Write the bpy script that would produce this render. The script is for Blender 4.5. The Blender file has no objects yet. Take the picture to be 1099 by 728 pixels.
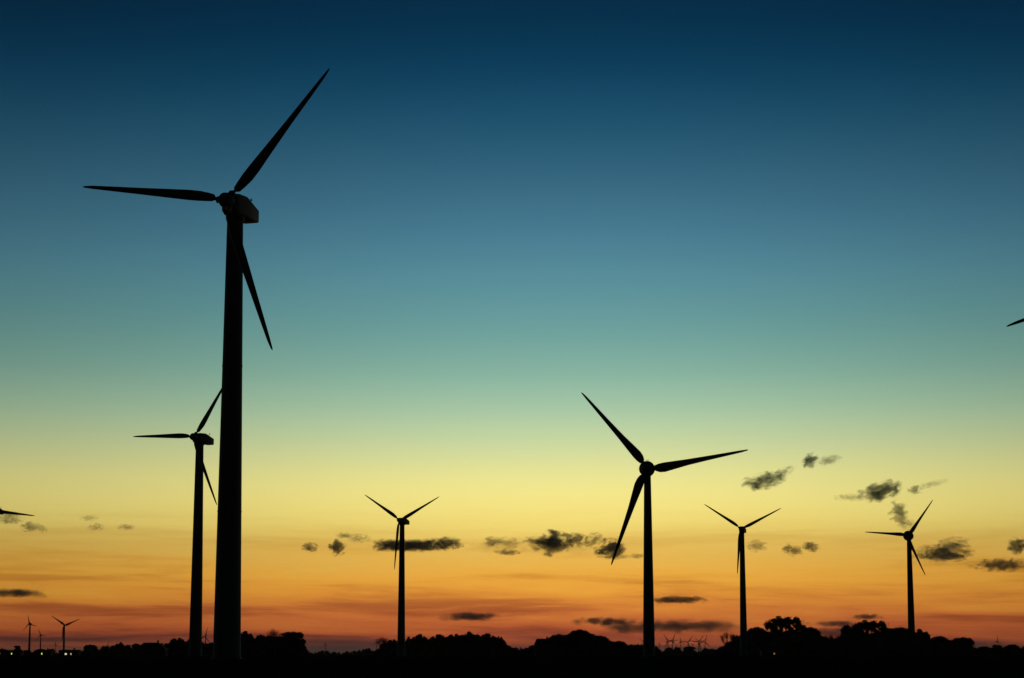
import bpy, bmesh, math, random
import numpy as np
from mathutils import Vector, Matrix, noise as mnoise
R = math.radians
scene = bpy.context.scene
COL = scene.collection
PI = math.pi

# ------------------------------------------------------------------ camera
W0, H0, F, CX, CY = 1099.0, 728.0, 2290.0, 549.5, 364.0
CZ = 0.7                                  # eye height above the far field
PITCH = math.atan(338.5 / F)
cam_d = bpy.data.cameras.new('camera'); cam = bpy.data.objects.new('camera', cam_d); COL.objects.link(cam)
cam_d.sensor_width = 36; cam_d.lens = F / W0 * 36; cam_d.clip_start = 0.1; cam_d.clip_end = 300000
cam.location = (0, 0, CZ); cam.rotation_euler = (PI / 2 + PITCH, 0, 0)
scene.camera = cam

# ------------------------------------------------------------------ world
def lin(c):
    out = []
    for v in c:
        v /= 255.0
        out.append(v / 12.92 if v <= 0.04045 else ((v + 0.055) / 1.055) ** 2.4)
    return (out[0], out[1], out[2], 1)

world = bpy.data.worlds.new('World'); scene.world = world; world.use_nodes = True
nt = world.node_tree; N = nt.nodes; L = nt.links; N.clear()
def nd(tree, typ, **kw):
    n = tree.nodes.new(typ)
    for k, v in kw.items(): setattr(n, k, v)
    return n
def m_(tree, op, a, b=None, c=None, clamp=False):
    n = tree.nodes.new('ShaderNodeMath'); n.operation = op; n.use_clamp = clamp
    for i, v in enumerate((a, b, c)):
        if v is None: continue
        if isinstance(v, (int, float)): n.inputs[i].default_value = v
        else: tree.links.new(v, n.inputs[i])
    return n.outputs[0]
def maprange(tree, v, a, b, c, d, typ='LINEAR'):
    n = tree.nodes.new('ShaderNodeMapRange'); n.interpolation_type = typ
    tree.links.new(v, n.inputs[0])
    for i, x in enumerate((a, b, c, d)): n.inputs[i + 1].default_value = x
    return n.outputs[0]

tc = nd(nt, 'ShaderNodeTexCoord'); sep = nd(nt, 'ShaderNodeSeparateXYZ'); L.new(tc.outputs['Generated'], sep.inputs[0])
sx, sy, sz = sep.outputs
el = m_(nt, 'MULTIPLY', m_(nt, 'ARCSINE', sz), 180 / PI)          # elevation, degrees
az = m_(nt, 'MULTIPLY', m_(nt, 'ARCTAN2', sx, sy), 180 / PI)      # azimuth from the sunset, degrees
# thin stretched cloud veils low over the horizon shift the colour bands a little
cmb = nd(nt, 'ShaderNodeCombineXYZ')
L.new(m_(nt, 'MULTIPLY', az, 0.14), cmb.inputs[0]); L.new(m_(nt, 'ADD', m_(nt, 'MULTIPLY', el, 1.9), m_(nt, 'MULTIPLY', az, 0.012)), cmb.inputs[1])
cmb.inputs[2].default_value = 3.7
nz = nd(nt, 'ShaderNodeTexNoise'); nz.inputs['Scale'].default_value = 1.0; nz.inputs['Detail'].default_value = 5
nz.inputs['Roughness'].default_value = 0.6; nz.inputs['Distortion'].default_value = 0.3; L.new(cmb.outputs[0], nz.inputs['Vector'])
veil = m_(nt, 'MULTIPLY', m_(nt, 'SUBTRACT', nz.outputs['Fac'], 0.5), maprange(nt, el, 0.0, 6.0, 1.0, 0.0, 'SMOOTHSTEP'))
el2 = m_(nt, 'ADD', el, m_(nt, 'MULTIPLY', veil, 2.1))
ramp = nd(nt, 'ShaderNodeValToRGB'); ramp.color_ramp.interpolation = 'B_SPLINE'
def y2el(y): return math.degrees(PITCH - math.atan((y - CY) / F))
stops = [(0, (4, 42, 68)), (50, (5, 53, 81)), (100, (17, 69, 98)), (150, (36, 87, 113)), (200, (55, 104, 128)),
         (250, (70, 122, 144)), (300, (88, 142, 155)), (350, (105, 157, 155)), (400, (133, 178, 160)),
         (440, (168, 200, 166)), (470, (198, 214, 162)), (495, (222, 224, 154)), (520, (243, 233, 145)),
         (548, (250, 230, 130)), (568, (240, 210, 108)), (585, (230, 188, 90)), (605, (238, 180, 74)), (625, (240, 168, 60)),
         (645, (224, 139, 54)), (660, (205, 112, 54)), (675, (186, 90, 46)), (688, (150, 68, 46)), (700, (90, 52, 48))]
cr = ramp.color_ramp
while len(cr.elements) < len(stops): cr.elements.new(0.5)
for e, (y, c) in zip(cr.elements, sorted(stops, key=lambda s: -s[0])):
    e.position = min(1, max(0, (y2el(y) + 0.2) / 18.2)); 
for e, (y, c) in zip(cr.elements, sorted(stops, key=lambda s: -s[0])):
    e.color = lin(c)
L.new(m_(nt, 'DIVIDE', m_(nt, 'ADD', el2, 0.2), 18.2, clamp=True), ramp.inputs[0])
# the glow is brightest over the set sun, the sky darkens overhead and towards the night side
da = m_(nt, 'DIVIDE', m_(nt, 'SUBTRACT', az, 1.6), 12.5)
gl = m_(nt, 'ADD', 0.56, m_(nt, 'MULTIPLY', 0.45, m_(nt, 'EXPONENT', m_(nt, 'MULTIPLY', -1.0, m_(nt, 'MULTIPLY', da, da)))))
side = maprange(nt, sy, 0.92, 0.0, 1.0, 0.03, 'SMOOTHSTEP')
up = maprange(nt, el, 16.5, 55.0, 1.0, 0.11, 'SMOOTHSTEP')
fac = m_(nt, 'MULTIPLY', m_(nt, 'MULTIPLY', gl, side), up)
streak = m_(nt, 'SUBTRACT', 1.0, m_(nt, 'MULTIPLY', maprange(nt, nz.outputs['Fac'], 0.50, 0.34, 0.0, 0.25, 'SMOOTHSTEP'), maprange(nt, el, 0.8, 4.2, 1.0, 0.0, 'SMOOTHSTEP')))
fac = m_(nt, 'MULTIPLY', fac, streak)
vm = nd(nt, 'ShaderNodeVectorMath', operation='SCALE'); L.new(ramp.outputs[0], vm.inputs[0]); L.new(fac, vm.inputs['Scale'])
sky = nd(nt, 'ShaderNodeTexSky', sky_type='NISHITA', sun_disc=False)
sky.sun_elevation = R(-3); sky.sun_rotation = R(2); sky.air_density = 1.0; sky.dust_density = 1.0; sky.ozone_density = 2.0
bg = nd(nt, 'ShaderNodeBackground'); L.new(vm.outputs[0], bg.inputs[0]); bg.inputs[1].default_value = 1.0
bg2 = nd(nt, 'ShaderNodeBackground'); L.new(sky.outputs[0], bg2.inputs[0]); bg2.inputs[1].default_value = 0.015
ad = nd(nt, 'ShaderNodeAddShader'); L.new(bg.outputs[0], ad.inputs[0]); L.new(bg2.outputs[0], ad.inputs[1])
wo = nd(nt, 'ShaderNodeOutputWorld'); L.new(ad.outputs[0], wo.inputs[0])

# last warm light of the sun just on the horizon, behind the turbines
sd = bpy.data.lights.new('sun', 'SUN'); sd.energy = 0.01; sd.angle = R(3); sd.color = (1.0, 0.55, 0.25)
so = bpy.data.objects.new('sun', sd); COL.objects.link(so)
so.rotation_euler = Vector((math.sin(R(1.6)), math.cos(R(1.6)), math.sin(R(0.6)))).to_track_quat('Z', 'Y').to_euler()

scene.view_settings.view_transform = 'Standard'; scene.view_settings.look = 'None'
scene.view_settings.exposure = 0; scene.view_settings.gamma = 1; scene.view_settings.use_curve_mapping = False
scene.cycles.max_bounces = 3; scene.cycles.volume_bounces = 1; scene.cycles.transparent_max_bounces = 12
scene.cycles.volume_step_rate = 0.1; scene.cycles.volume_max_steps = 512
scene.cycles.use_denoising = True

# ------------------------------------------------------------------ helpers
def at(px, py, D):                     # the point at distance D (metres along +Y) that a sight line through (px,py) meets
    a = (px - CX) / F; b = (CY - py) / F
    d = Vector((a, math.cos(PITCH) - b * math.sin(PITCH), math.sin(PITCH) + b * math.cos(PITCH)))
    return d * (D / d.y) + Vector((0, 0, CZ))
def tag(o, label=None, cat=None, group=None, kind=None):
    if label: o['label'] = label
    if cat: o['category'] = cat
    if group: o['group'] = group
    if kind: o['kind'] = kind
    return o
def empty(name, loc, rz=0):
    o = bpy.data.objects.new(name, None); COL.objects.link(o); o.location = loc; o.rotation_euler = (0, 0, rz)
    o.empty_display_size = 1; return o
def link(name, me, mat=None, parent=None):
    o = bpy.data.objects.new(name, me); COL.objects.link(o)
    if mat and not me.materials: me.materials.append(mat)
    if parent: o.parent = parent
    return o
def bm_mesh(bm, name, smooth=False):
    me = bpy.data.meshes.new(name); bm.to_mesh(me); bm.free()
    if smooth:
        for p in me.polygons: p.use_smooth = True
    return me
def box(bm, c, s, rot=None):
    m = Matrix.Translation(c) @ (rot or Matrix()) @ Matrix.Diagonal((s[0], s[1], s[2], 1))
    bmesh.ops.create_cube(bm, size=1, matrix=m)
def loft(bm, rings, cap=True):
    vs = [[bm.verts.new(p) for p in r] for r in rings]
    n = len(vs[0])
    for a, b in zip(vs, vs[1:]):
        for i in range(n): bm.faces.new((a[i], a[(i + 1) % n], b[(i + 1) % n], b[i]))
    if cap: bm.faces.new(list(reversed(vs[0]))); bm.faces.new(vs[-1])
def tube(bm, pts, rad, n=6):
    pts = [Vector(p) for p in pts]; rings = []
    for i, p in enumerate(pts):
        d = (pts[min(i + 1, len(pts) - 1)] - pts[max(i - 1, 0)]).normalized()
        a = d.orthogonal().normalized(); b = d.cross(a)
        rings.append([p + (a * math.cos(2 * PI * k / n) + b * math.sin(2 * PI * k / n)) * rad[i] for k in range(n)])
    loft(bm, rings)

def pmat(name, col, rough=0.7, noise=None, col2=None, bump=0.0, coord='Object', metallic=0, spec=0.3):
    m = bpy.data.materials.new(name); m.use_nodes = True; t = m.node_tree; b = t.nodes['Principled BSDF']
    b.inputs['Roughness'].default_value = rough; b.inputs['Specular IOR Level'].default_value = spec; b.inputs['Base Color'].default_value = (*col, 1)
    b.inputs['Metallic'].default_value = metallic
    if noise:
        c = nd(t, 'ShaderNodeTexCoord'); z = nd(t, 'ShaderNodeTexNoise'); z.inputs['Scale'].default_value = noise
        z.inputs['Detail'].default_value = 6; t.links.new(c.outputs[coord], z.inputs['Vector'])
        mx = nd(t, 'ShaderNodeMix', data_type='RGBA'); mx.inputs[6].default_value = (*col, 1); mx.inputs[7].default_value = (*(col2 or col), 1)
        t.links.new(maprange(t, z.outputs['Fac'], 0.35, 0.65, 0, 1), mx.inputs[0]); t.links.new(mx.outputs[2], b.inputs['Base Color'])
        if bump:
            bp = nd(t, 'ShaderNodeBump'); bp.inputs['Strength'].default_value = bump; t.links.new(z.outputs['Fac'], bp.inputs['Height'])
            t.links.new(bp.outputs[0], b.inputs['Normal'])
    return m
def emat(name, col, strength):
    m = bpy.data.materials.new(name); m.use_nodes = True; b = m.node_tree.nodes['Principled BSDF']
    b.inputs['Base Color'].default_value = (0.3, 0.3, 0.3, 1)
    b.inputs['Emission Color'].default_value = (*col, 1); b.inputs['Emission Strength'].default_value = strength
    return m
M_paint = pmat('turbine_paint', (0.30, 0.31, 0.32), 0.6, 0.6, (0.26, 0.27, 0.28), spec=0.15)
M_dark = pmat('dark_metal', (0.12, 0.12, 0.13), 0.5, 4, (0.08, 0.08, 0.09))
M_leaf = pmat('leaves', (0.045, 0.075, 0.03), 0.85, 0.9, (0.07, 0.10, 0.04), spec=0.0)
M_bark = pmat('bark', (0.09, 0.07, 0.05), 0.9, 8, (0.05, 0.04, 0.03), 0.4)
M_soil = pmat('field_grass', (0.030, 0.042, 0.018), 0.95, 0.35, (0.045, 0.04, 0.025), 0.5, spec=0.0)
M_brick = pmat('brick', (0.26, 0.12, 0.08), 0.9, 3, (0.20, 0.09, 0.06), 0.2)
M_tile = pmat('roof_tiles', (0.12, 0.07, 0.06), 0.8, 3, (0.08, 0.05, 0.045), 0.3)
M_white = pmat('white_trim', (0.7, 0.7, 0.72), 0.5, 3, (0.6, 0.6, 0.62))
M_green_lamp = emat('window_light_greenish', (0.62, 0.76, 0.12), 1.1)
M_white_lamp = emat('window_light_white', (0.80, 0.78, 0.50), 1.0)
M_warm_lamp = emat('window_light_warm', (0.60, 0.36, 0.16), 0.5)
M_red_lamp = emat('warning_light_red', (1.0, 0.05, 0.05), 3.0)

# ------------------------------------------------------------------ ground (one sheet, out to the horizon)
def ground_z(x, y):
    d = math.hypot(x, y)
    t = max(0.0, min(1.0, (d - 20) / 130)); t = t * t * (3 - 2 * t)
    z = -1.0 * (1 - t)
    return z
bm = bmesh.new()
rad = [0, 4, 10, 20, 35, 50, 70, 90, 110, 130, 155, 200, 260, 350, 500, 800, 1300, 2200, 4000, 8000, 16000, 32000, 58000]
nseg = 96; rows = [[bm.verts.new((0, 0, ground_z(0, 0)))] * nseg]
for r in rad[1:]:
    rows.append([bm.verts.new((r * math.cos(2 * PI * k / nseg), r * math.sin(2 * PI * k / nseg), ground_z(r, 0))) for k in range(nseg)])
for k in range(nseg): bm.faces.new((rows[0][0], rows[1][k], rows[1][(k + 1) % nseg]))
for a, b in zip(rows[1:], rows[2:]):
    for k in range(nseg): bm.faces.new((a[k], b[k], b[(k + 1) % nseg], a[(k + 1) % nseg]))
g = link('ground', bm_mesh(bm, 'ground', True), M_soil)
tag(g, 'flat black field at dusk filling the foot of the picture', kind='structure')

# ------------------------------------------------------------------ air
bm = bmesh.new(); box(bm, (0, 0, 63.5), (119000, 119000, 133))
hz = link('haze', bm_mesh(bm, 'haze')); tag(hz, 'thin evening haze over the plain', kind='stuff')
mh = bpy.data.materials.new('haze_air'); mh.use_nodes = True; t = mh.node_tree; t.nodes.clear()
pv = nd(t, 'ShaderNodeVolumePrincipled'); pv.inputs['Color'].default_value = (0.85, 0.85, 0.9, 1)
pv.inputs['Density'].default_value = 1.6e-5; pv.inputs['Anisotropy'].default_value = 0.5
ov = nd(t, 'ShaderNodeOutputMaterial'); t.links.new(pv.outputs[0], ov.inputs['Volume']); hz.data.materials.append(mh)

# ------------------------------------------------------------------ wind turbines
HUB = 65.0
def tower_mesh(rt, rb, top):
    bm = bmesh.new(); n = 48; rings = []
    zs = [0, .35, .351, top * .33, top * .33 + .01, top * .66, top * .66 + .01, top]
    for z in zs:
        r = rb + (rt - rb) * z / top
        if z <= .35: r += .18
        rings.append([(r * math.cos(2 * PI * k / n), r * math.sin(2 * PI * k / n), z) for k in range(n)])
    loft(bm, rings)
    for z in (top * .33, top * .66):                      # bolted flanges between the sections
        r = rb + (rt - rb) * z / top + .04
        loft(bm, [[(r * math.cos(2 * PI * k / n), r * math.sin(2 * PI * k / n), z + q) for k in range(n)] for q in (-.08, .08)])
    me = bm_mesh(bm, 'tower', True)
    return me
def blade_mesh(kind):
    # unit length along +Z, chord along +X, thickness along Y
    if kind == 'slim':
        sec = [(.03, .042, .042, 0), (.06, .042, .040, 0), (.09, .045, .033, 8), (.13, .058, .027, 14), (.19, .070, .020, 16), (.26, .070, .016, 13), (.4, .058, .011, 8),
               (.6, .042, .007, 4), (.8, .030, .004, 2), (.93, .021, .003, 0), (.985, .012, .002, 0), (1, .003, .001, 0)]
    else:
        sec = [(.045, .045, .045, 0), (.08, .055, .04, 14), (.12, .085, .030, 18), (.17, .094, .024, 16), (.25, .082, .018, 12), (.4, .060, .012, 8),
               (.6, .044, .008, 4), (.8, .031, .005, 2), (.93, .022, .003, 0), (.985, .013, .002, 0), (1, .003, .001, 0)]
    bm = bmesh.new(); rings = []; n = 14
    for z, c, th, tw in sec:
        ring = []; ca, sa = math.cos(R(tw)), math.sin(R(tw))
        rnd = c / th < 1.3
        for k in range(n):
            a = 2 * PI * k / n
            if rnd: x, y = c / 2 * math.cos(a), th / 2 * math.sin(a)
            else:
                x = c * (.5 * math.cos(a) - .2); y = th / 2 * math.sin(a) * (1.0 + .55 * math.cos(a) * -1) * .9
                x = -x
            ring.append((x * ca - y * sa, x * sa + y * ca, z))
        rings.append(ring)
    loft(bm, rings); return bm_mesh(bm, 'blade', True)
def superring(y, hw, z0, z1, n=28, p=3.2):
    out = []
    for k in range(n):
        a = 2 * PI * k / n; c, s = math.cos(a), math.sin(a)
        x = hw * math.copysign(abs(c) ** (2 / p), c); z = (z0 + z1) / 2 + (z1 - z0) / 2 * math.copysign(abs(s) ** (2 / p), s)
        out.append((x, y, z))
    return out
# nacelles: local -Y is the front (rotor side), origin on the tower axis at hub height
def box_nacelle():
    bm = bmesh.new()
    st = [(-2.15, .95, -1.1, .95), (-2.0, 1.15, -1.4, 1.15), (-1.0, 1.3, -1.75, 1.3), (1.2, 1.35, -1.75, 1.35), (1.7, 1.35, -1.75, 1.25), (5.2, 1.25, -1.8, .1), (5.35, 1.15, -1.72, 0)]
    loft(bm, [superring(y, w, a, b, p=10) for y, w, a, b in st])
    me = bm_mesh(bm, 'nacelle', True); return me
def box_collar():
    bm = bmesh.new(); n = 32
    loft(bm, [[(r * math.cos(2 * PI * k / n), r * math.sin(2 * PI * k / n), z) for k in range(n)] for z, r in ((-2.35, 1.28), (-2.15, 1.36), (-1.65, 1.36))])
    return bm_mesh(bm, 'yaw_collar', True)
def mast_mesh():
    bm = bmesh.new()
    tube(bm, [(-.6, 3.5, .4), (-.6, 3.5, 1.35)], [.035, .03]); tube(bm, [(.6, 3.8, .2), (.6, 3.8, 1.45)], [.035, .03])
    tube(bm, [(-.6, 3.5, 1.1), (.6, 3.8, 1.1)], [.03, .03])
    for x, y, z in ((-.6, 3.5, 1.42), (.6, 3.8, 1.5)):
        bmesh.ops.create_icosphere(bm, subdivisions=1, radius=.13, matrix=Matrix.Translation((x, y, z)))
    box(bm, (.6, 3.95, 1.38), (.04, .5, .22))
    return bm_mesh(bm, 'anemometer')
def spinner_mesh(st):
    bm = bmesh.new(); n = 32
    loft(bm, [[(r * math.cos(2 * PI * k / n), y, r * math.sin(2 * PI * k / n)) for k in range(n)] for y, r in st])
    return bm_mesh(bm, 'spinner', True)
ovh = {'box': 2.9, 'egg': 3.2}
S_box = [(-1.35, .05), (-1.3, .35), (-1.1, .72), (-.75, .98), (-.2, 1.12), (.45, 1.12), (.7, 1.0)]
S_egg = [(-2.3, .05), (-2.2, .5), (-1.9, 1.05), (-1.4, 1.5), (-.8, 1.8), (0, 2.05), (.75, 2.1), (.8, 1.9)]
def egg_nacelle():
    bm = bmesh.new(); n = 36
    st = [(-2.35, 2.0), (-2.3, 2.6), (-2.1, 2.78), (-1.3, 2.8), (-1.15, 2.55), (0, 2.5), (1.5, 2.3), (3.2, 1.8), (4.6, 1.1), (5.3, .5), (5.5, .1)]
    loft(bm, [[(r * math.cos(2 * PI * k / n), y, r * math.sin(2 * PI * k / n)) for k in range(n)] for y, r in st])
    return bm_mesh(bm, 'nacelle', True)
def egg_mast():
    bm = bmesh.new(); tube(bm, [(0, 1.2, 2.2), (0, 1.2, 3.5)], [.05, .04]); tube(bm, [(-.5, 1.2, 3.3), (.5, 1.2, 3.3)], [.04, .04])
    for x in (-.5, .5): bmesh.ops.create_icosphere(bm, subdivisions=1, radius=.14, matrix=Matrix.Translation((x, 1.2, 3.45)))
    return bm_mesh(bm, 'anemometer')
ME = {'box': dict(tower=tower_mesh(1.15, 1.95, HUB - 2.2), nacelle=box_nacelle(), collar=box_collar(), mast=mast_mesh(), spinner=spinner_mesh(S_box), blade=blade_mesh('slim')),
      'egg': dict(tower=tower_mesh(1.2, 2.1, HUB - 2.35), nacelle=egg_nacelle(), mast=egg_mast(), spinner=spinner_mesh(S_egg), blade=blade_mesh('broad'))}
TILT = R(5)
def turbine(hub, yaw, phase, RR, kind, label, group, k=1.0, detail=True, stout=1.0):
    """hub: where the rotor centre shows; k scales the machine (its tower height is 65*k)"""
    a = (hub[0] - CX) / F; b = (CY - hub[1]) / F
    d = Vector((a, math.cos(PITCH) - b * math.sin(PITCH), math.sin(PITCH) + b * math.cos(PITCH)))
    z0 = HUB * k; tt = (z0 - CZ) / d.z; C = d * tt + Vector((0, 0, CZ))
    psi = R(yaw); n = Vector((math.sin(psi), -math.cos(psi), 0))
    base = C - n * ovh[kind] * k; base.z = 0
    root = empty('wind_turbine', base, psi); root.scale = (k, k, k)
    tag(root, label, 'wind turbine', group)
    m = ME[kind]
    tw = link('tower', m['tower'], M_paint, root); tw.scale = (.5 + .5 * stout, .5 + .5 * stout, 1)
    na = link('nacelle', m['nacelle'], M_paint, root); na.location = (0, 0, HUB)
    if kind == 'box':
        c = link('yaw_collar', m['collar'], M_dark, root); c.location = (0, 0, HUB)
    if detail:
        link('anemometer', m['mast'], M_dark, na)
    Rm = Matrix.Rotation(-TILT, 4, 'X')
    sp = link('spinner', m['spinner'], M_paint, root); sp.matrix_local = Matrix.Translation((0, -ovh[kind], HUB)) @ Rm
    for i in range(3):
        ang = R(phase + 120 * i)
        bl = link('blade', m['blade'], M_paint, root)
        # blade +Z -> (cos ang, 0, sin ang) in the rotor plane
        bl.matrix_local = Matrix.Translation((0, -ovh[kind], HUB)) @ Rm @ Matrix.Rotation(PI / 2 - ang, 4, 'Y') @ Matrix.Diagonal((RR / k * stout, RR / k * stout, RR / k, 1))
    return root, na
G = 'wind turbines of the farm'
turbine((243, 215.3), -19, 51, 24, 'box', 'tallest and nearest wind turbine, thickest tower, box nacelle high in the blue sky', G)
turbine((208, 469), -30, 57, 23.5, 'box', 'second tallest wind turbine, its slimmer tower standing just left of the thickest tower', G)
turbine((428.5, 558.4), -26, 27, 24, 'box', 'wind turbine with long dark cloud behind its tower, raised blades in a V', G)
turbine((694, 503), -8, 10, 36, 'egg', 'wind turbine with longest broad blades and round nose, right of centre', G)
turbine((795, 567.5), -18, 26, 23.5, 'box', 'wind turbine just right of the long-bladed one, V of raised blades with boxy nacelle', G)
turbine((974, 575), -24, 54, 24, 'egg', 'rightmost full wind turbine, round nose, tower rising out of the dark trees', G)
turbine((-10, 547), -22, -8, 24, 'box', 'wind turbine mostly outside the left edge, only nacelle end and one blade showing', G)
turbine((1230, 299), -20, 77, 25, 'box', 'wind turbine outside the right edge, one blade tip reaching into blue sky', G)
GD = 'small distant wind turbines on the horizon'
def dist(hub, tip, phase, yaw, kind, label, k=1.0):
    """distant machine: tip = blade length in photo pixels"""
    y = hub[1]; D = (HUB * k - CZ) / max(0.0005, math.tan(PITCH - math.atan((y - CY) / F)))
    return turbine(hub, yaw, phase, tip / F * D, kind, label, GD, k, detail=False, stout=1.5)   # stout, broad-bladed machines
dist((31.3, 669.7), 10.5, 106, -22, 'egg', 'distant wind turbine at far left, tallest slim tower left of the V-shaped one')
dist((43.3, 681.7), 7.5, 112, -15, 'egg', 'smaller distant wind turbine between the two taller ones at far left')
dist((59.3, 692), 5, 92, -10, 'egg', 'tiny faint wind turbine just left of the V-shaped one at far left', .9)
dist((69.1, 671.3), 17.5, 24, 10, 'egg', 'distant wind turbine at left with two long blades raised in a wide V')
dist((115.7, 692.5), 5, 88, -10, 'egg', 'faint wind turbine tip barely topping the low trees right of the V-shaped one')
dist((153.3, 692.5), 5, 95, -20, 'egg', 'faint wind turbine tip above the hipped barn roof, left of the two big towers')
dist((220.2, 683.6), 10.5, 78, -25, 'egg', 'distant wind turbine seen in the gap between the two big towers at left')
dist((349, 691.5), 4.6, 100, -15, 'egg', 'tiny lone wind turbine on the low horizon right of the flat-topped tree')
dist((404, 689.7), 4.8, 88, -20, 'egg', 'tiny wind turbine at left edge of the wood, just left of bare tree')
dist((691.2, 691), 7.5, 129, 5, 'egg', 'distant wind turbine half hidden behind the long-bladed turbine tower')
dist((707.5, 690.9), 3.6, 42, -10, 'egg', 'tiniest far-row wind turbine, just right of the long-bladed turbine tower', .9)
dist((717, 688.2), 9.3, 124, 0, 'egg', 'far-row wind turbine with blade raised to upper left, crossing its right neighbour')
dist((721.7, 687.8), 9.0, 67, 8, 'egg', 'far-row wind turbine with blade raised steeply right, crossing its left neighbour')
dist((730.4, 689.3), 6.5, 97, -20, 'egg', 'far-row wind turbine with one blade straight up, middle of the row')
dist((738.3, 689.5), 9.3, 53, 0, 'egg', 'far-row wind turbine with long blade to upper right and level left blade')
dist((743.2, 692), 3.4, 28, 0, 'egg', 'very small wind turbine low in the far row between larger ones', .9)
dist((749.6, 689.3), 9.5, 51, 5, 'egg', 'far-row wind turbine, blade raised upper right, second from the red light')
dist((751.4, 689.1), 7.4, 145, 0, 'egg', 'far-row wind turbine crossing a neighbour, blade raised to upper left, beside the red light')
_, na = dist((756.8, 688.9), 8.4, 75, 8, 'egg', 'far-row wind turbine carrying a red warning light, last of the row on the right')
bm = bmesh.new(); bmesh.ops.create_icosphere(bm, subdivisions=2, radius=1.5, matrix=Matrix.Translation((0, 0, 2.2))); box(bm, (0, 0, 1.2), (.8, .8, .8))
wl = link('warning_light', bm_mesh(bm, 'warning_light', True), M_red_lamp, na)
dist((1070.3, 688.3), 6.3, 88, -20, 'egg', 'small wind turbine above the low trees near the right edge')
dist((1090.3, 692), 4.2, 62, 0, 'egg', 'faint tiny wind turbine just above the trees at the right edge')

# ------------------------------------------------------------------ trees
rng = np.random.default_rng(7)
ico = {}
def ico_np(sub):
    if sub not in ico:
        bm = bmesh.new(); bmesh.ops.create_icosphere(bm, subdivisions=sub, radius=1)
        v = np.array([x.co[:] for x in bm.verts]); f = np.array([[q.index for q in p.verts] for p in bm.faces]); bm.free(); ico[sub] = (v, f)
    return ico[sub]
def foliage(lobes, per, leaf, name, core=.82, sub=2, flat=.0):
    """lobes: (centre, radii). A rough core in each and leaf-clump faces scattered through and over it."""
    V = []; Fc = []; off = 0
    v0, f0 = ico_np(sub)
    for c, r in lobes:
        c = np.array(c); r = np.array(r)
        if core:
            j = rng.uniform(.66, 1.10, (len(v0), 1)); V.append(v0 * j * r * core + c); Fc.append(f0 + off); off += len(v0)
        n = per
        d = rng.normal(size=(n, 3)); d /= np.linalg.norm(d, axis=1)[:, None]
        rr = np.where(rng.random((n, 1)) < .72, rng.uniform(.70, 1.04, (n, 1)), 1.0 + np.abs(rng.normal(0, .13, (n, 1))))
        p = c + d * rr * r
        a = rng.normal(size=(n, 3)); a /= np.linalg.norm(a, axis=1)[:, None]
        b = np.cross(a, rng.normal(size=(n, 3))); b /= np.linalg.norm(b, axis=1)[:, None] + 1e-9
        s = leaf * rng.uniform(.5, 1.25, (n, 1))
        tri = np.stack([p + a * s, p - a * s * .5 + b * s * .8, p - a * s * .6 - b * s * .7], 1).reshape(-1, 3)
        V.append(tri); Fc.append(np.arange(n * 3).reshape(-1, 3) + off); off += n * 3
    V = np.concatenate(V); Fc = np.concatenate(Fc)
    me = bpy.data.meshes.new(name); me.vertices.add(len(V)); me.vertices.foreach_set('co', V.astype(np.float32).ravel())
    me.loops.add(len(Fc) * 3); me.loops.foreach_set('vertex_index', Fc.astype(np.int32).ravel())
    me.polygons.add(len(Fc)); me.polygons.foreach_set('loop_start', np.arange(0, len(Fc) * 3, 3, dtype=np.int32))
    me.update(calc_edges=True); me.validate(); return me
def trunk_mesh(limbs, r0=.03):
    """a tapered trunk with limbs running to the lobe centres"""
    bm = bmesh.new(); rnd = random.Random(len(limbs) * 7 + 3)
    tube(bm, [(0, 0, -.02), (.005, 0, .12), (-.006, .004, .28), (.0, 0, .45)], [r0 * 1.35, r0, r0 * .8, r0 * .55], 8)
    for c in limbs:
        c = Vector(c); s = Vector((0, 0, min(.42, max(.18, c.z * .5)))); mid = s.lerp(c, .5) + Vector((rnd.uniform(-.02, .02), rnd.uniform(-.02, .02), -.03))
        tube(bm, [s, mid, c], [r0 * .5, r0 * .33, r0 * .12], 6)
        for q in range(3):
            e = c + Vector((rnd.uniform(-.12, .12), rnd.uniform(-.12, .12), rnd.uniform(.0, .12)))
            tube(bm, [mid.lerp(c, .5), mid.lerp(e, .8), e], [r0 * .2, r0 * .13, r0 * .05], 4)
    return bm_mesh(bm, 'trunk', True)
def lobes2(spec, seed, extra=0):
    """spec: (x, z, rx, rz); adds depth and smaller bumps round each lobe"""
    rnd = random.Random(seed); out = []
    for x, z, rx, rz in spec:
        out.append(((x, rnd.uniform(-.06, .06), z), (rx, (rx + rz) / 2, rz)))
        for _ in range(extra):
            a = rnd.uniform(-.3, PI + .3); s = rnd.uniform(.28, .5)
            out.append(((x + math.cos(a) * rx * .78, rnd.uniform(-.7, .7) * rx, z + math.sin(a) * rz * .78), (rx * s, rx * s, rz * s)))
    return out
PROT = {}
def proto(key, spec, seed, extra, per, leaf, core=.82):
    lb = lobes2(spec, seed, extra)
    PROT[key] = (foliage(lb, per, leaf, 'crown', core, 2), trunk_mesh([c for c, r in lb[::extra + 1]]))
oak = [(0, .55, .30, .28), (-.24, .5, .20, .2), (.24, .52, .2, .21), (-.1, .76, .19, .17), (.12, .8, .17, .16), (0, .32, .33, .22)]
proto('oak', oak, 1, 5, 120, .022)
proto('oak2', [(.03, .55, .30, .28), (-.26, .6, .17, .18), (.24, .45, .2, .2), (.05, .80, .2, .17), (-.14, .76, .15, .14), (0, .3, .33, .22)], 2, 5, 120, .022)
proto('dome', [(0, .55, .42, .38), (-.18, .7, .25, .22), (.2, .68, .25, .22), (0, .8, .25, .18), (0, .28, .44, .24)], 3, 5, 130, .022)
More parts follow.
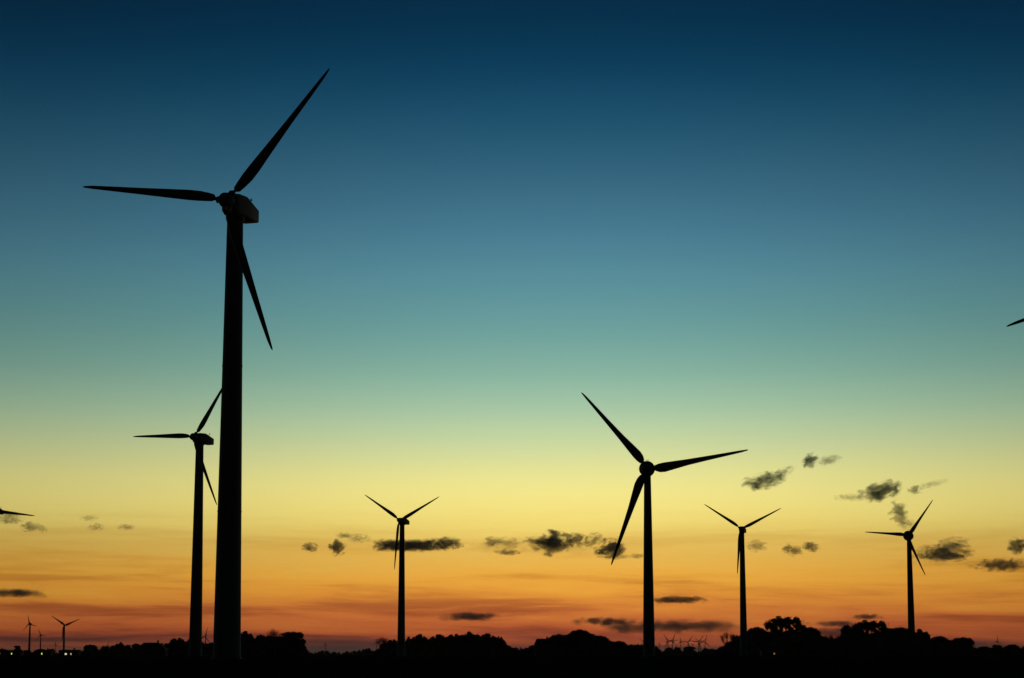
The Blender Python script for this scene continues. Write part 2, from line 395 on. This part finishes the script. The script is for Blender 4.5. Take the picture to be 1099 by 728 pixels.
proto('flat', [(-.14, .84, .28, .13), (.12, .86, .26, .12), (.30, .78, .15, .12), (0, .70, .24, .14), (.32, .62, .16, .09), (.40, .52, .10, .06), (.1, .5, .22, .17), (-.15, .5, .26, .2), (.12, .28, .28, .2)], 4, 5, 110, .024)
proto('gappy', [(-.30, .72, .20, .20), (-.17, .85, .18, .14), (-.03, .91, .10, .08), (.15, .86, .19, .13), (.31, .74, .18, .19), (-.36, .54, .14, .15), (.36, .52, .14, .17), (.10, .64, .09, .10), (-.14, .58, .13, .10), (.22, .56, .12, .1), (-.30, .34, .18, .14), (.26, .36, .24, .17), (.1, .22, .34, .16), (.02, .76, .15, .11), (-.06, .44, .2, .12), (.06, .56, .1, .08)], 5, 4, 80, .026, .66)
proto('spiky', [(0, .45, .36, .36), (-.18, .68, .17, .18), (.02, .80, .15, .17), (.2, .68, .16, .17), (0, .25, .40, .24), (-.30, .5, .15, .2), (.31, .48, .15, .2)], 6, 6, 110, .030, .72)
def sparse_proto(seed):
    rnd = random.Random(seed); bm = bmesh.new(); tips = []
    tube(bm, [(0, 0, -.02), (0, 0, .2), (.01, 0, .45)], [.035, .026, .016], 8)
    for i in range(34):
        a = rnd.uniform(-1.0, 1.0); h = .92 * math.cos(a * .72) + rnd.uniform(-.08, .08); x = math.sin(a) * .5
        e = Vector((x, rnd.uniform(-.3, .3) * math.cos(a), max(.4, h))); s = Vector((0, 0, rnd.uniform(.2, .45)))
        m = s.lerp(e, .5) + Vector((x * .15, 0, -.02)); tube(bm, [s, m, e], [.010, .006, .0025], 5)
        for q in range(5):
            e2 = e.lerp(m, rnd.uniform(0, .6)) + Vector((rnd.uniform(-.1, .1), rnd.uniform(-.1, .1), rnd.uniform(.0, .1)))
            tube(bm, [m.lerp(e, .4), e2], [.004, .0015], 4); tips.append(e2)
    tm = bm_mesh(bm, 'trunk', True)
    cm = foliage([(tuple(p), (.045, .045, .045)) for p in tips], 9, .014, 'crown', core=0)
    return cm, tm
PROT['bare'] = sparse_proto(11); PROT['bare2'] = sparse_proto(12)
GT = 'trees along the skyline'
def tree(px, top, wpx, kind, D, label, flip=False, rz=None, foot=704.0):
    P = at(px, top, D); h = P.z; w = wpx / F * D
    o = empty('tree', (P.x, P.y, 0)); tag(o, label, 'tree', GT)
    nat = {'oak': .92, 'oak2': .92, 'dome': .96, 'flat': .98, 'gappy': .98, 'spiky': .86, 'bare': 1.0, 'bare2': 1.0}[kind]
    k = w / nat; o.scale = (-k if flip else k, k, h)
    cm, tm = PROT[kind]
    link('trunk', tm, M_bark, o); link('crown', cm, M_leaf, o)
    return o
T = [
 (18.5, 693.0, 8, 'flat', 1600, 'small flat-topped tree at far left, alone before the small turbines'),
 (3, 696.5, 10, 'dome', 1600, 'low round tree cut by the left edge of the picture'),
 (29, 697.6, 9, 'dome', 1600, 'low round bush at the foot of the tallest small turbine at far left'),
 (44, 696.3, 11, 'dome', 1600, 'low round tree under the smaller of the distant turbines at far left'),
 (55, 696.2, 10, 'oak', 1600, 'low domed tree directly below the tiny faint turbine at far left'),
 (71, 697.2, 13, 'dome', 1600, 'low domed tree at the foot of the wide V-shaped turbine'),
 (97, 691.6, 15, 'dome', 1500, 'first higher rounded tree right of the wide V-shaped turbine'),
 (113, 693.0, 12, 'oak', 1500, 'low tree beneath the faint blade tip, right of a higher rounded tree'),
 (129, 689.6, 15, 'oak2', 1400, 'rounded tree left of the hipped barn roof'),
 (146, 690.4, 10, 'dome', 1400, 'narrow rounded tree close against the left end of the barn roof'),
 (190, 684.4, 20, 'oak', 1000, 'highest rounded tree left of the two big towers'),
 (204, 686.0, 14, 'oak2', 1000, 'tree crown touching the left side of the second tallest tower'),
 (226, 689.8, 13, 'dome', 1000, 'low tree in the gap between the two big towers'),
 (264, 677.6, 22, 'oak2', 980, 'rounded tree touching the right side of the thickest tower'),
 (280, 680.6, 13, 'dome', 980, 'small rounded tree between thickest tower and bare fan-shaped tree'),
 (294, 675.5, 17, 'bare', 980, 'bare fan-shaped tree with sky through its twigs, right of the thickest tower'),
 (314, 678.0, 27, 'flat', 960, 'flat-topped tree with ragged layered right side, ending the left wood'),
 (411, 684.0, 18, 'bare', 1250, 'bare twiggy tree at the left end of the middle wood'),
 (421, 686.0, 14, 'oak', 1240, 'rounded tree touching left side of the tower before the long cloud'),
 (439, 683.6, 12, 'oak2', 1280, 'rounded tree touching right side of the tower before the long cloud'),
 (450, 680.6, 19, 'spiky', 1280, 'spiky crown just right of the tower before the long cloud'),
 (472, 681.0, 25, 'spiky', 1280, 'wide spiky crown on the left half of the middle wood'),
 (487, 680.0, 20, 'oak', 1280, 'rounded crown in the middle of the middle wood'),
 (504, 678.0, 17, 'spiky', 1280, 'highest pointed crown in the middle wood'),
 (522, 680.0, 26, 'spiky', 1280, 'spiky crown on the right half of the middle wood'),
 (536.5, 682.6, 10, 'oak', 1280, 'small separate round crown ending the middle wood on the right'),
 (622, 675.0, 26, 'dome', 1000, 'highest domed tree left of the long-bladed turbine'),
 (600, 680.2, 24, 'dome', 1000, 'broad domed tree beside the gabled farmhouse roof'),
 (644, 681.8, 20, 'dome', 1000, 'domed tree on the slope just left of the long-bladed turbine'),
 (664, 687.6, 18, 'dome', 1000, 'lower domed tree nearest left of the long-bladed turbine tower'),
 (781, 677.5, 18, 'bare2', 1150, 'bare hazy twiggy tree left of the boxy-nacelle turbine tower'),
 (789, 680.6, 12, 'oak', 1140, 'rounded tree touching the left side of the boxy-nacelle turbine tower'),
 (812, 672.2, 24, 'dome', 1130, 'rounded tree right of the boxy-nacelle turbine tower'),
 (843, 662.2, 42, 'gappy', 1130, 'tallest open-crowned tree with sky gaps, at right'),
 (869, 672.4, 24, 'dome', 1130, 'rounded tree just right of the tallest open-crowned tree'),
 (893, 680.6, 22, 'bare2', 1150, 'low twiggy tree in the dip between two high crowns at right'),
 (914, 669.4, 34, 'oak', 1130, 'left one of two joined high crowns at right of the dip'),
 (935, 666.3, 40, 'gappy', 1130, 'right one of two joined high crowns, with ragged top'),
 (965, 672.6, 34, 'dome', 1110, 'broad domed tree standing before the foot of the rightmost full turbine'),
 (988, 675.5, 26, 'oak2', 1110, 'tree right of the foot of the rightmost full turbine'),
 (1008, 682.2, 20, 'dome', 1110, 'lower rounded tree right of the rightmost full turbine'),
 (1033, 683.6, 26, 'dome', 1110, 'last high domed tree where the right wood drops'),
 (1056, 693.6, 14, 'dome', 1300, 'low round tree left of the small turbine near the right edge'),
 (1070, 691.6, 14, 'oak', 1300, 'low tree at the foot of the small turbine near the right edge'),
 (1086, 691.4, 13, 'dome', 1300, 'low round tree under the faint tiny turbine at the right edge'),
 (713, 699, 9, 'dome', 1900, 'lowest tree of the far row, right of long-bladed turbine tower'),
 (718, 694.8, 9, 'dome', 1900, 'small round far tree under the two crossing turbines'),
 (727, 694.3, 9, 'oak', 1900, 'small far tree under the turbine with one blade straight up'),
 (740, 693.6, 14, 'dome', 1900, 'widest small far tree in the middle under the far turbine row'),
 (757, 695.2, 9, 'oak2', 1900, 'small far tree under the turbine with red warning light'),
 (764, 696.2, 8, 'dome', 1900, 'small far tree right of the red warning light'),
]
for i, (px, top, w, kd, D, lb) in enumerate(T): tree(px, top, w, kd, D, lb, flip=(i % 2 == 1 and kd in ('oak', 'oak2', 'dome', 'spiky')))

def woodland(label, prof, D, step=2.6, lower=1.2, lw=(2.2, 4.0), leafm=.55, per=46, depth=14, name='woodland'):
    """one wood: its tree tops follow the skyline profile, each column filled down to the ground"""
    lobes = []; px2m = D / F; x = prof[0][0]; xs = [p[0] for p in prof]; ys = [p[1] for p in prof]
    while x < prof[-1][0]:
        y = float(np.interp(x, xs, ys)) + lower + rng.uniform(-1.6, 1.6)
        r = rng.uniform(*lw) * rng.uniform(.45, 1.0); yy = y + r
        while yy - r < 705:
            P = at(x + rng.uniform(-.8, .8), yy, D + rng.uniform(-depth, depth) * .6)
            rr = r * px2m
            if P.z > -rr * .5: lobes.append(((P.x, P.y, P.z), (rr * 1.1, rr * 1.5, rr)))
            yy += r * 1.15; r = rng.uniform(*lw) * 1.1
        x += step * rng.uniform(.5, 1.1)
    me = foliage(lobes, per, leafm, name, .88, 2)
    o = link(name, me, M_leaf); tag(o, label, 'wood', kind='stuff'); return o
woodland('low dark belt of far bushes along the left horizon', [(-40, 699), (0, 699), (20, 700), (50, 699.6), (85, 699.6), (92, 695), (105, 695), (120, 693), (150, 692.5), (178, 690), (190, 687), (235, 690), (262, 688)], 1450, leafm=.5)
woodland('dark wood right of the thickest tower', [(250, 682), (258, 680.5), (270, 683), (276, 684.5), (288, 683), (300, 683.5), (306, 682.5), (322, 685), (327, 692), (329, 700)], 1010)
woodland('thin strip of far woodland on the horizon left of centre', [(326, 699.5), (340, 699.5), (350, 698.2), (358, 700), (375, 699.6), (385, 698), (392, 696), (396, 695.8), (402, 698.5), (408, 698)], 2300, lw=(1.2, 2.2), step=1.6, leafm=.7, per=30)
woodland('textured dark wood in the middle of the skyline', [(404, 697), (410, 690), (420, 688.5), (434, 686), (447, 686.5), (455, 684), (465, 683.5), (475, 682.5), (490, 682), (500, 681), (515, 682.5), (526, 682), (532, 686.5), (540, 686), (543, 692), (550, 695.5), (563, 697)], 1330)
woodland('domed dark wood between the farmhouse and the long-bladed turbine', [(545, 696), (560, 697), (566, 695), (578, 690), (590, 686), (606, 682.5), (615, 680), (632, 679.5), (648, 684.5), (658, 688), (672, 691), (690, 692.5), (704, 693), (708, 698)], 1030)
woodland('low far belt of trees under the row of tiny turbines', [(700, 697), (711, 699.8), (716, 697), (735, 696.5), (752, 698.5), (770, 698), (778, 694)], 1950, lw=(1.4, 2.4), step=1.8, leafm=.6, per=34)
woodland('high dark wood filling the right of the skyline', [(766, 699), (774, 694), (783, 688), (795, 682), (804, 678), (825, 677), (835, 681), (845, 682), (855, 679), (868, 678), (882, 682.5), (900, 684.5), (906, 678), (920, 675.5), (930, 682), (940, 679), (950, 676), (975, 676), (990, 680), (1000, 684.5), (1025, 687), (1040, 688.5), (1047, 695), (1060, 695), (1080, 694), (1100, 694), (1140, 694)], 1160)

# ------------------------------------------------------------------ farm buildings
def house(px, D, w, d, eave, ridge, label, lamps=(), hip=0.0, wall=M_brick, rz=0.0, cat='house', name='farmhouse', gutter=True):
    P = at(px, 700, D); o = empty(name, (P.x, P.y, 0), rz); tag(o, label, cat)
    bm = bmesh.new(); box(bm, (0, 0, eave / 2), (w, d, eave))
    if hip == 0:
        for sx_ in (-1, 1):
            vs = [bm.verts.new((sx_ * w / 2, -d / 2, eave)), bm.verts.new((sx_ * w / 2, d / 2, eave)), bm.verts.new((sx_ * w / 2, 0, ridge - .15))]
            bm.faces.new(vs)
    link('wall', bm_mesh(bm, 'wall'), wall, o)
    bm = bmesh.new(); e = .4; hw, hd = w / 2 + e, d / 2 + e; r = hw - hip
    V = [bm.verts.new(p) for p in ((-hw, -hd, eave - .1), (hw, -hd, eave - .1), (hw, hd, eave - .1), (-hw, hd, eave - .1), (-r, 0, ridge), (r, 0, ridge))]
    for f in ((0, 1, 5, 4), (2, 3, 4, 5), (1, 2, 5), (3, 0, 4), (3, 2, 1, 0)): bm.faces.new([V[i] for i in f])
    rf = link('roof', bm_mesh(bm, 'roof'), M_tile, o)
    bm = bmesh.new(); box(bm, (w * .22, 0, ridge + .1), (.7, .6, 1.4)); box(bm, (w * .22, 0, ridge + .85), (.85, .75, .12)); link('chimney', bm_mesh(bm, 'chimney'), M_brick, rf)
    if gutter:
        bm = bmesh.new(); box(bm, (0, -hd - .05, eave - .1), (w + .9, .16, .22)); box(bm, (-w / 2 + .2, -d / 2 - .08, (eave - .2) / 2), (.14, .12, eave - .2))
        link('gutter', bm_mesh(bm, 'gutter'), M_white, o)
    bm = bmesh.new(); box(bm, (w * .05, -d / 2 - .03, 1.02), (1.0, .1, 2.04)); dr = link('door', bm_mesh(bm, 'door'), M_dark, o)
    bm = bmesh.new(); box(bm, (w * .05 + .38, -d / 2 - .11, 1.0), (.05, .08, .14)); link('handle', bm_mesh(bm, 'handle'), M_white, dr)
    for (lpx, mat, ww, wh, wz) in lamps:
        lx = at(lpx, 700, D).x - P.x
        bm = bmesh.new()
        for q in (-1, 1):
            box(bm, (lx + q * (ww / 2 + .05), -d / 2 - .03, wz), (.1, .12, wh + .2)); box(bm, (lx, -d / 2 - .03, wz + q * (wh / 2 + .05)), (ww, .12, .1))
        box(bm, (lx, -d / 2 - .04, wz), (.05, .05, wh))
        wf = link('window', bm_mesh(bm, 'window'), M_white, o)
        bm = bmesh.new(); box(bm, (lx, -d / 2 - .01, wz), (ww, .05, wh)); pn = link('pane', bm_mesh(bm, 'pane'), mat, wf); pn['label'] = 'lit window pane'
    return o
house(14.5, 1150, 9, 6, 2.0, 3.0, 'low dark cottage at far left, greenish lit window, below flat-topped tree', [(14.6, M_green_lamp, 1.2, .9, 1.05)])
house(47, 1150, 9, 6, 2.0, 3.0, 'low dark cottage at left with single yellow-green lit window', [(46.8, M_green_lamp, 1.1, .9, 1.05)])
house(75, 1100, 10, 6, 2.0, 3.0, 'low dark cottage at left with two bright white lit windows side by side', [(72, M_white_lamp, 1.0, .8, .9), (76.9, M_white_lamp, 1.0, .8, .9)])
house(-2, 1150, 9, 6, 2.0, 3.0, 'low dark cottage cut by the left edge, dim orange lit window', [(0.4, M_warm_lamp, 1.2, 1.0, 1.05)])
house(827, 900, 8, 6, 2.0, 3.2, 'low dark cottage under the tallest open-crowned tree, one small lit window', [(829.8, M_warm_lamp, .7, .6, 1.0)])
house(162, 900, 13, 8, 2.6, 5.6, 'long low barn with hipped roof and pale gutter, left of the two big towers', hip=4.0, cat='barn', name='barn')
house(583, 930, 7.6, 7, 4.6, 7.4, 'gabled farmhouse with its roof ridge among the trees, right of the middle wood', hip=1.4)

# ------------------------------------------------------------------ clouds (small volumes of vapour, kilometres away)
def cloud(px, py, hw, hh, tau, label, detail=1.0, amp=1.0, alt=1700.0, seed=0, tiltdeg=0, soft=1.0, slab=False):
    elv = PITCH - math.atan((py - CY) / F); D = alt / math.tan(elv)
    P = at(px, py, D); rx = hw * 1.38 * D / F; rz = hh * 1.6 * D / F; ry = min(rx, rz * 3.5)
    bm = bmesh.new(); bmesh.ops.create_icosphere(bm, subdivisions=3, radius=1)
    if slab:
        for v in bm.verts: v.co /= sum(abs(q) ** 5 for q in v.co) ** .2
    o = link('cloud', bm_mesh(bm, 'cloud', True)); o.location = P; o.scale = (rx, ry, rz); o.rotation_euler = (0, R(-tiltdeg), 0)
    tag(o, label, 'cloud', 'dark evening clouds low over the horizon')
    m = bpy.data.materials.new('cloud_vapour'); m.use_nodes = True; t = m.node_tree; t.nodes.clear()
    c = nd(t, 'ShaderNodeTexCoord')
    mp = nd(t, 'ShaderNodeMapping'); k = detail * 1.8
    mp.inputs['Scale'].default_value = (rx / rz * k * .62, ry / rz * k * .5, k); mp.inputs['Location'].default_value = (seed * 3.17 + px * .131, seed * 1.7 + 2.1, py * .071)
    t.links.new(c.outputs['Object'], mp.inputs[0])
    z = nd(t, 'ShaderNodeTexNoise'); z.inputs['Scale'].default_value = 1.0; z.inputs['Detail'].default_value = 5; z.inputs['Roughness'].default_value = .6
    z.inputs['Distortion'].default_value = .35
    t.links.new(mp.outputs[0], z.inputs['Vector'])
    z.inputs['Detail'].default_value = 8; z.inputs['Roughness'].default_value = .64
    ln = nd(t, 'ShaderNodeVectorMath', operation='LENGTH'); t.links.new(c.outputs['Object'], ln.inputs[0])
    rad_ = ln.outputs['Value']
    if slab:
        sp = nd(t, 'ShaderNodeSeparateXYZ'); t.links.new(c.outputs['Object'], sp.inputs[0])
        p4 = [m_(t, 'POWER', m_(t, 'ABSOLUTE', k_), 5) for k_ in sp.outputs]
        rad_ = m_(t, 'POWER', m_(t, 'ADD', m_(t, 'ADD', p4[0], p4[1]), p4[2]), .2)
    q = m_(t, 'SUBTRACT', 1.0, rad_)
    f = m_(t, 'ADD', m_(t, 'MULTIPLY', q, 1.7), m_(t, 'MULTIPLY', m_(t, 'SUBTRACT', z.outputs['Fac'], .5), 6.4 * amp))
    f = m_(t, 'SUBTRACT', f, .42)
    f = maprange(t, f, 0, .8 * soft, 0, 1, 'SMOOTHSTEP')
    f = m_(t, 'MULTIPLY', f, maprange(t, q, 0.0, .14, 0, 1, 'SMOOTHSTEP'))
    pv = nd(t, 'ShaderNodeVolumePrincipled'); pv.inputs['Color'].default_value = (.20, .72, 1.0, 1); pv.inputs['Anisotropy'].default_value = 0.0
    t.links.new(m_(t, 'MULTIPLY', f, tau * (.75 if tau < 3 else .9) / (ry * 1.2)), pv.inputs['Density'])
    ou = nd(t, 'ShaderNodeOutputMaterial'); t.links.new(pv.outputs[0], ou.inputs['Volume']); o.data.materials.append(m)
    return o
cloud(437, 585.5, 36, 5.2, 5.5, 'longest dark flat cloud, crossed by the turbine tower left of centre', 1.1, .42, slab=True)
cloud(478, 583.5, 17, 5.5, 4, 'thin ragged tail of cloud right of the longest dark cloud', 1, 1)
cloud(592, 583, 19, 10, 5, 'darkest lumpy cloud left of the long-bladed turbine', .9, .9)
cloud(615, 580, 15, 6, 3, 'small ragged cloud joining the right side of the darkest lumpy cloud', 1, 1)
cloud(637, 580, 9, 6, 1.6, 'pale wisp between the darkest lumpy cloud and the cloud by the blade', 1, 1.2, tiltdeg=25)
cloud(655, 588, 15, 8, 4, 'dark cloud behind the lower blade tip of the long-bladed turbine', .9, 1, tiltdeg=12)
cloud(660, 597.5, 16, 2.6, 1.6, 'thin flat shred under the cloud by the lower blade tip', 1, 1)
cloud(684, 597, 8, 2.6, 1.3, 'faint shred touching the left side of the long-bladed turbine tower', 1, 1)
cloud(333, 588, 8, 4.5, 2.2, 'small faint puff, leftmost of the shreds before the longest cloud', 1, 1)
cloud(362, 588, 9, 7, 3.5, 'small dark slanted puff left of the longest dark cloud', 1, .9, tiltdeg=40)
cloud(369, 575, 8, 2.6, 1.8, 'tiny thin shred above the slanted puff', 1, 1)
cloud(384, 578, 12, 4, 1.0, 'faint broken wisp left of the longest dark cloud, right of thin shred', 1.3, 1.2)
cloud(529, 582, 9, 4.5, 2, 'faint grey puff midway between the longest and the darkest cloud', 1, 1)
cloud(546, 583, 14, 5, 1.1, 'thin veil of cloud joining the midway puff from the right', 1.2, 1.1)
cloud(545, 593, 13, 2.6, 2.4, 'narrow dark bar of cloud below the thin veil', .9, .8)
cloud(570, 581, 9, 4, 1.3, 'faint wisp touching the left side of the darkest lumpy cloud', 1.2, 1.1)
cloud(528, 588, 34, 5, .45, 'broad faint grey sheet under the midway puff', .8, .8, soft=1.5)
cloud(600, 590, 62, 5, .35, 'broad faint grey sheet under the darkest lumpy cloud', .8, .8, soft=1.5)
cloud(1010, 603, 60, 4, .35, 'broad faint grey sheet under the lumpy cloud at right', .8, .8, soft=1.5)
cloud(820, 516, 20, 7, 3, 'dark ragged cloud in the yellow sky above the boxy-nacelle turbine', 1, 1, alt=1900, tiltdeg=10)
cloud(838, 508, 14, 4, 1.4, 'thin streak rising right from the ragged cloud', 1, 1, alt=1900, tiltdeg=22)
cloud(870, 494.5, 9, 6, 3, 'small dark puff, highest of all the clouds', 1, .9, alt=1900, tiltdeg=28)
cloud(890, 494, 12, 4, 1.4, 'faint wisp just right of the highest puff', 1, 1.1, alt=1900, tiltdeg=14)
cloud(946, 527, 23, 8, 3.8, 'dark wedge-shaped cloud above the rightmost full turbine', .9, .9, alt=1900, tiltdeg=12)
cloud(916, 534, 20, 3, .9, 'faint streak trailing left of the wedge-shaped cloud', 1, 1, alt=1900)
cloud(982, 526, 7, 4, 1.8, 'tiny puff right of the wedge-shaped cloud', 1, 1, alt=1900)
cloud(1000, 520, 16, 3, .7, 'faint rising streak right of the tiny puff', 1, 1, alt=1900, tiltdeg=14)
cloud(964, 551, 9, 11, 1.9, 'upright curl of cloud just over the rotor of the rightmost full turbine', 1.4, 1.2)
cloud(974, 563, 8, 5, .9, 'faint wisp under the upright curl', 1.4, 1.2)
cloud(1014, 593, 26, 7.5, 3.4, 'dark lumpy cloud right of the rightmost full turbine', 1.1, 1.1)
cloud(1024, 584, 15, 6, 1.4, 'ragged pale top above the lumpy cloud at right', 1.4, 1.2)
cloud(1006, 597, 30, 3.4, 2.2, 'flat base shred beneath the lumpy cloud at right', 1, .8)
cloud(1093, 587, 10, 8, 3.2, 'round grey puff cut by the right edge', 1, .9)
cloud(1076, 606.5, 30, 5.5, 3, 'long ragged grey cloud at the right edge, below the round puff', 1, .9)
cloud(812, 586, 10, 5, 1.3, 'faint broken puff just right of the boxy-nacelle turbine tower', 1.3, 1.2)
cloud(850, 590, 10, 5, 2.4, 'small triangular cloud right of the boxy-nacelle turbine tower', 1, 1, tiltdeg=-12)
cloud(871, 587, 9, 4.5, 2.6, 'small dark cloud right of the triangular one', 1, .9)
cloud(10, 556, 13, 5.5, 1.6, 'faint ragged cloud under the blade at the left edge', 1.2, 1.1)
cloud(32, 565.5, 9, 4.5, 1.5, 'small thin cloud near the left edge, right of the ragged one', 1.2, 1.1)
cloud(44, 567, 7, 3, 1.0, 'tiny drooping shred at the end of the small thin cloud', 1.2, 1.1, tiltdeg=-25)
cloud(96, 556, 9, 2.6, .8, 'tiny faint shred alone in the yellow at left', 1.2, 1.1)
cloud(103, 566, 8, 3.4, .9, 'tiny faint shred below the one alone in the yellow', 1.2, 1.1)
cloud(135, 566, 9, 2.6, 1.3, 'tiny dark dash of cloud left of the two big towers', 1.0, 1.0)
cloud(16, 636, 36, 4.8, 4.6, 'dark smooth bar of cloud low at the left edge', .45, .45, alt=1300, tiltdeg=-3, soft=1.4)
cloud(506, 662, 38, 4.6, 4.4, 'dark smooth bar of cloud low over the middle wood', .45, .5, alt=900, tiltdeg=2, soft=1.4)
cloud(729, 644, 32, 3.8, 4.6, 'dark smooth bar of cloud right of the long-bladed turbine tower', .45, .5, alt=1200, soft=1.3)
cloud(652, 667, 36, 4.2, 4.0, 'low grey bar left of the long-bladed turbine tower, uppermost', .5, .6, alt=800, soft=1.4)
cloud(682, 673, 42, 6.5, 4.0, 'low thick grey bar just left of the long-bladed turbine tower', .5, .6, alt=700, soft=1.4)
cloud(744, 672, 68, 6.5, 4.0, 'low long grey bar right of the long-bladed turbine tower above far row', .45, .5, alt=700, soft=1.5)
cloud(930, 662.5, 18, 3.2, 3.2, 'small dark bar low above two joined tree crowns', .5, .6, alt=900, soft=1.4)
cloud(900, 669.5, 34, 3.6, 3.1, 'thin dark bar low between the tallest open crown and two joined crowns', .5, .5, alt=800, soft=1.5)
cloud(892, 679, 30, 5, 3.1, 'lowest grey bar in the dip of the right-hand trees', .5, .5, alt=600, soft=1.5)
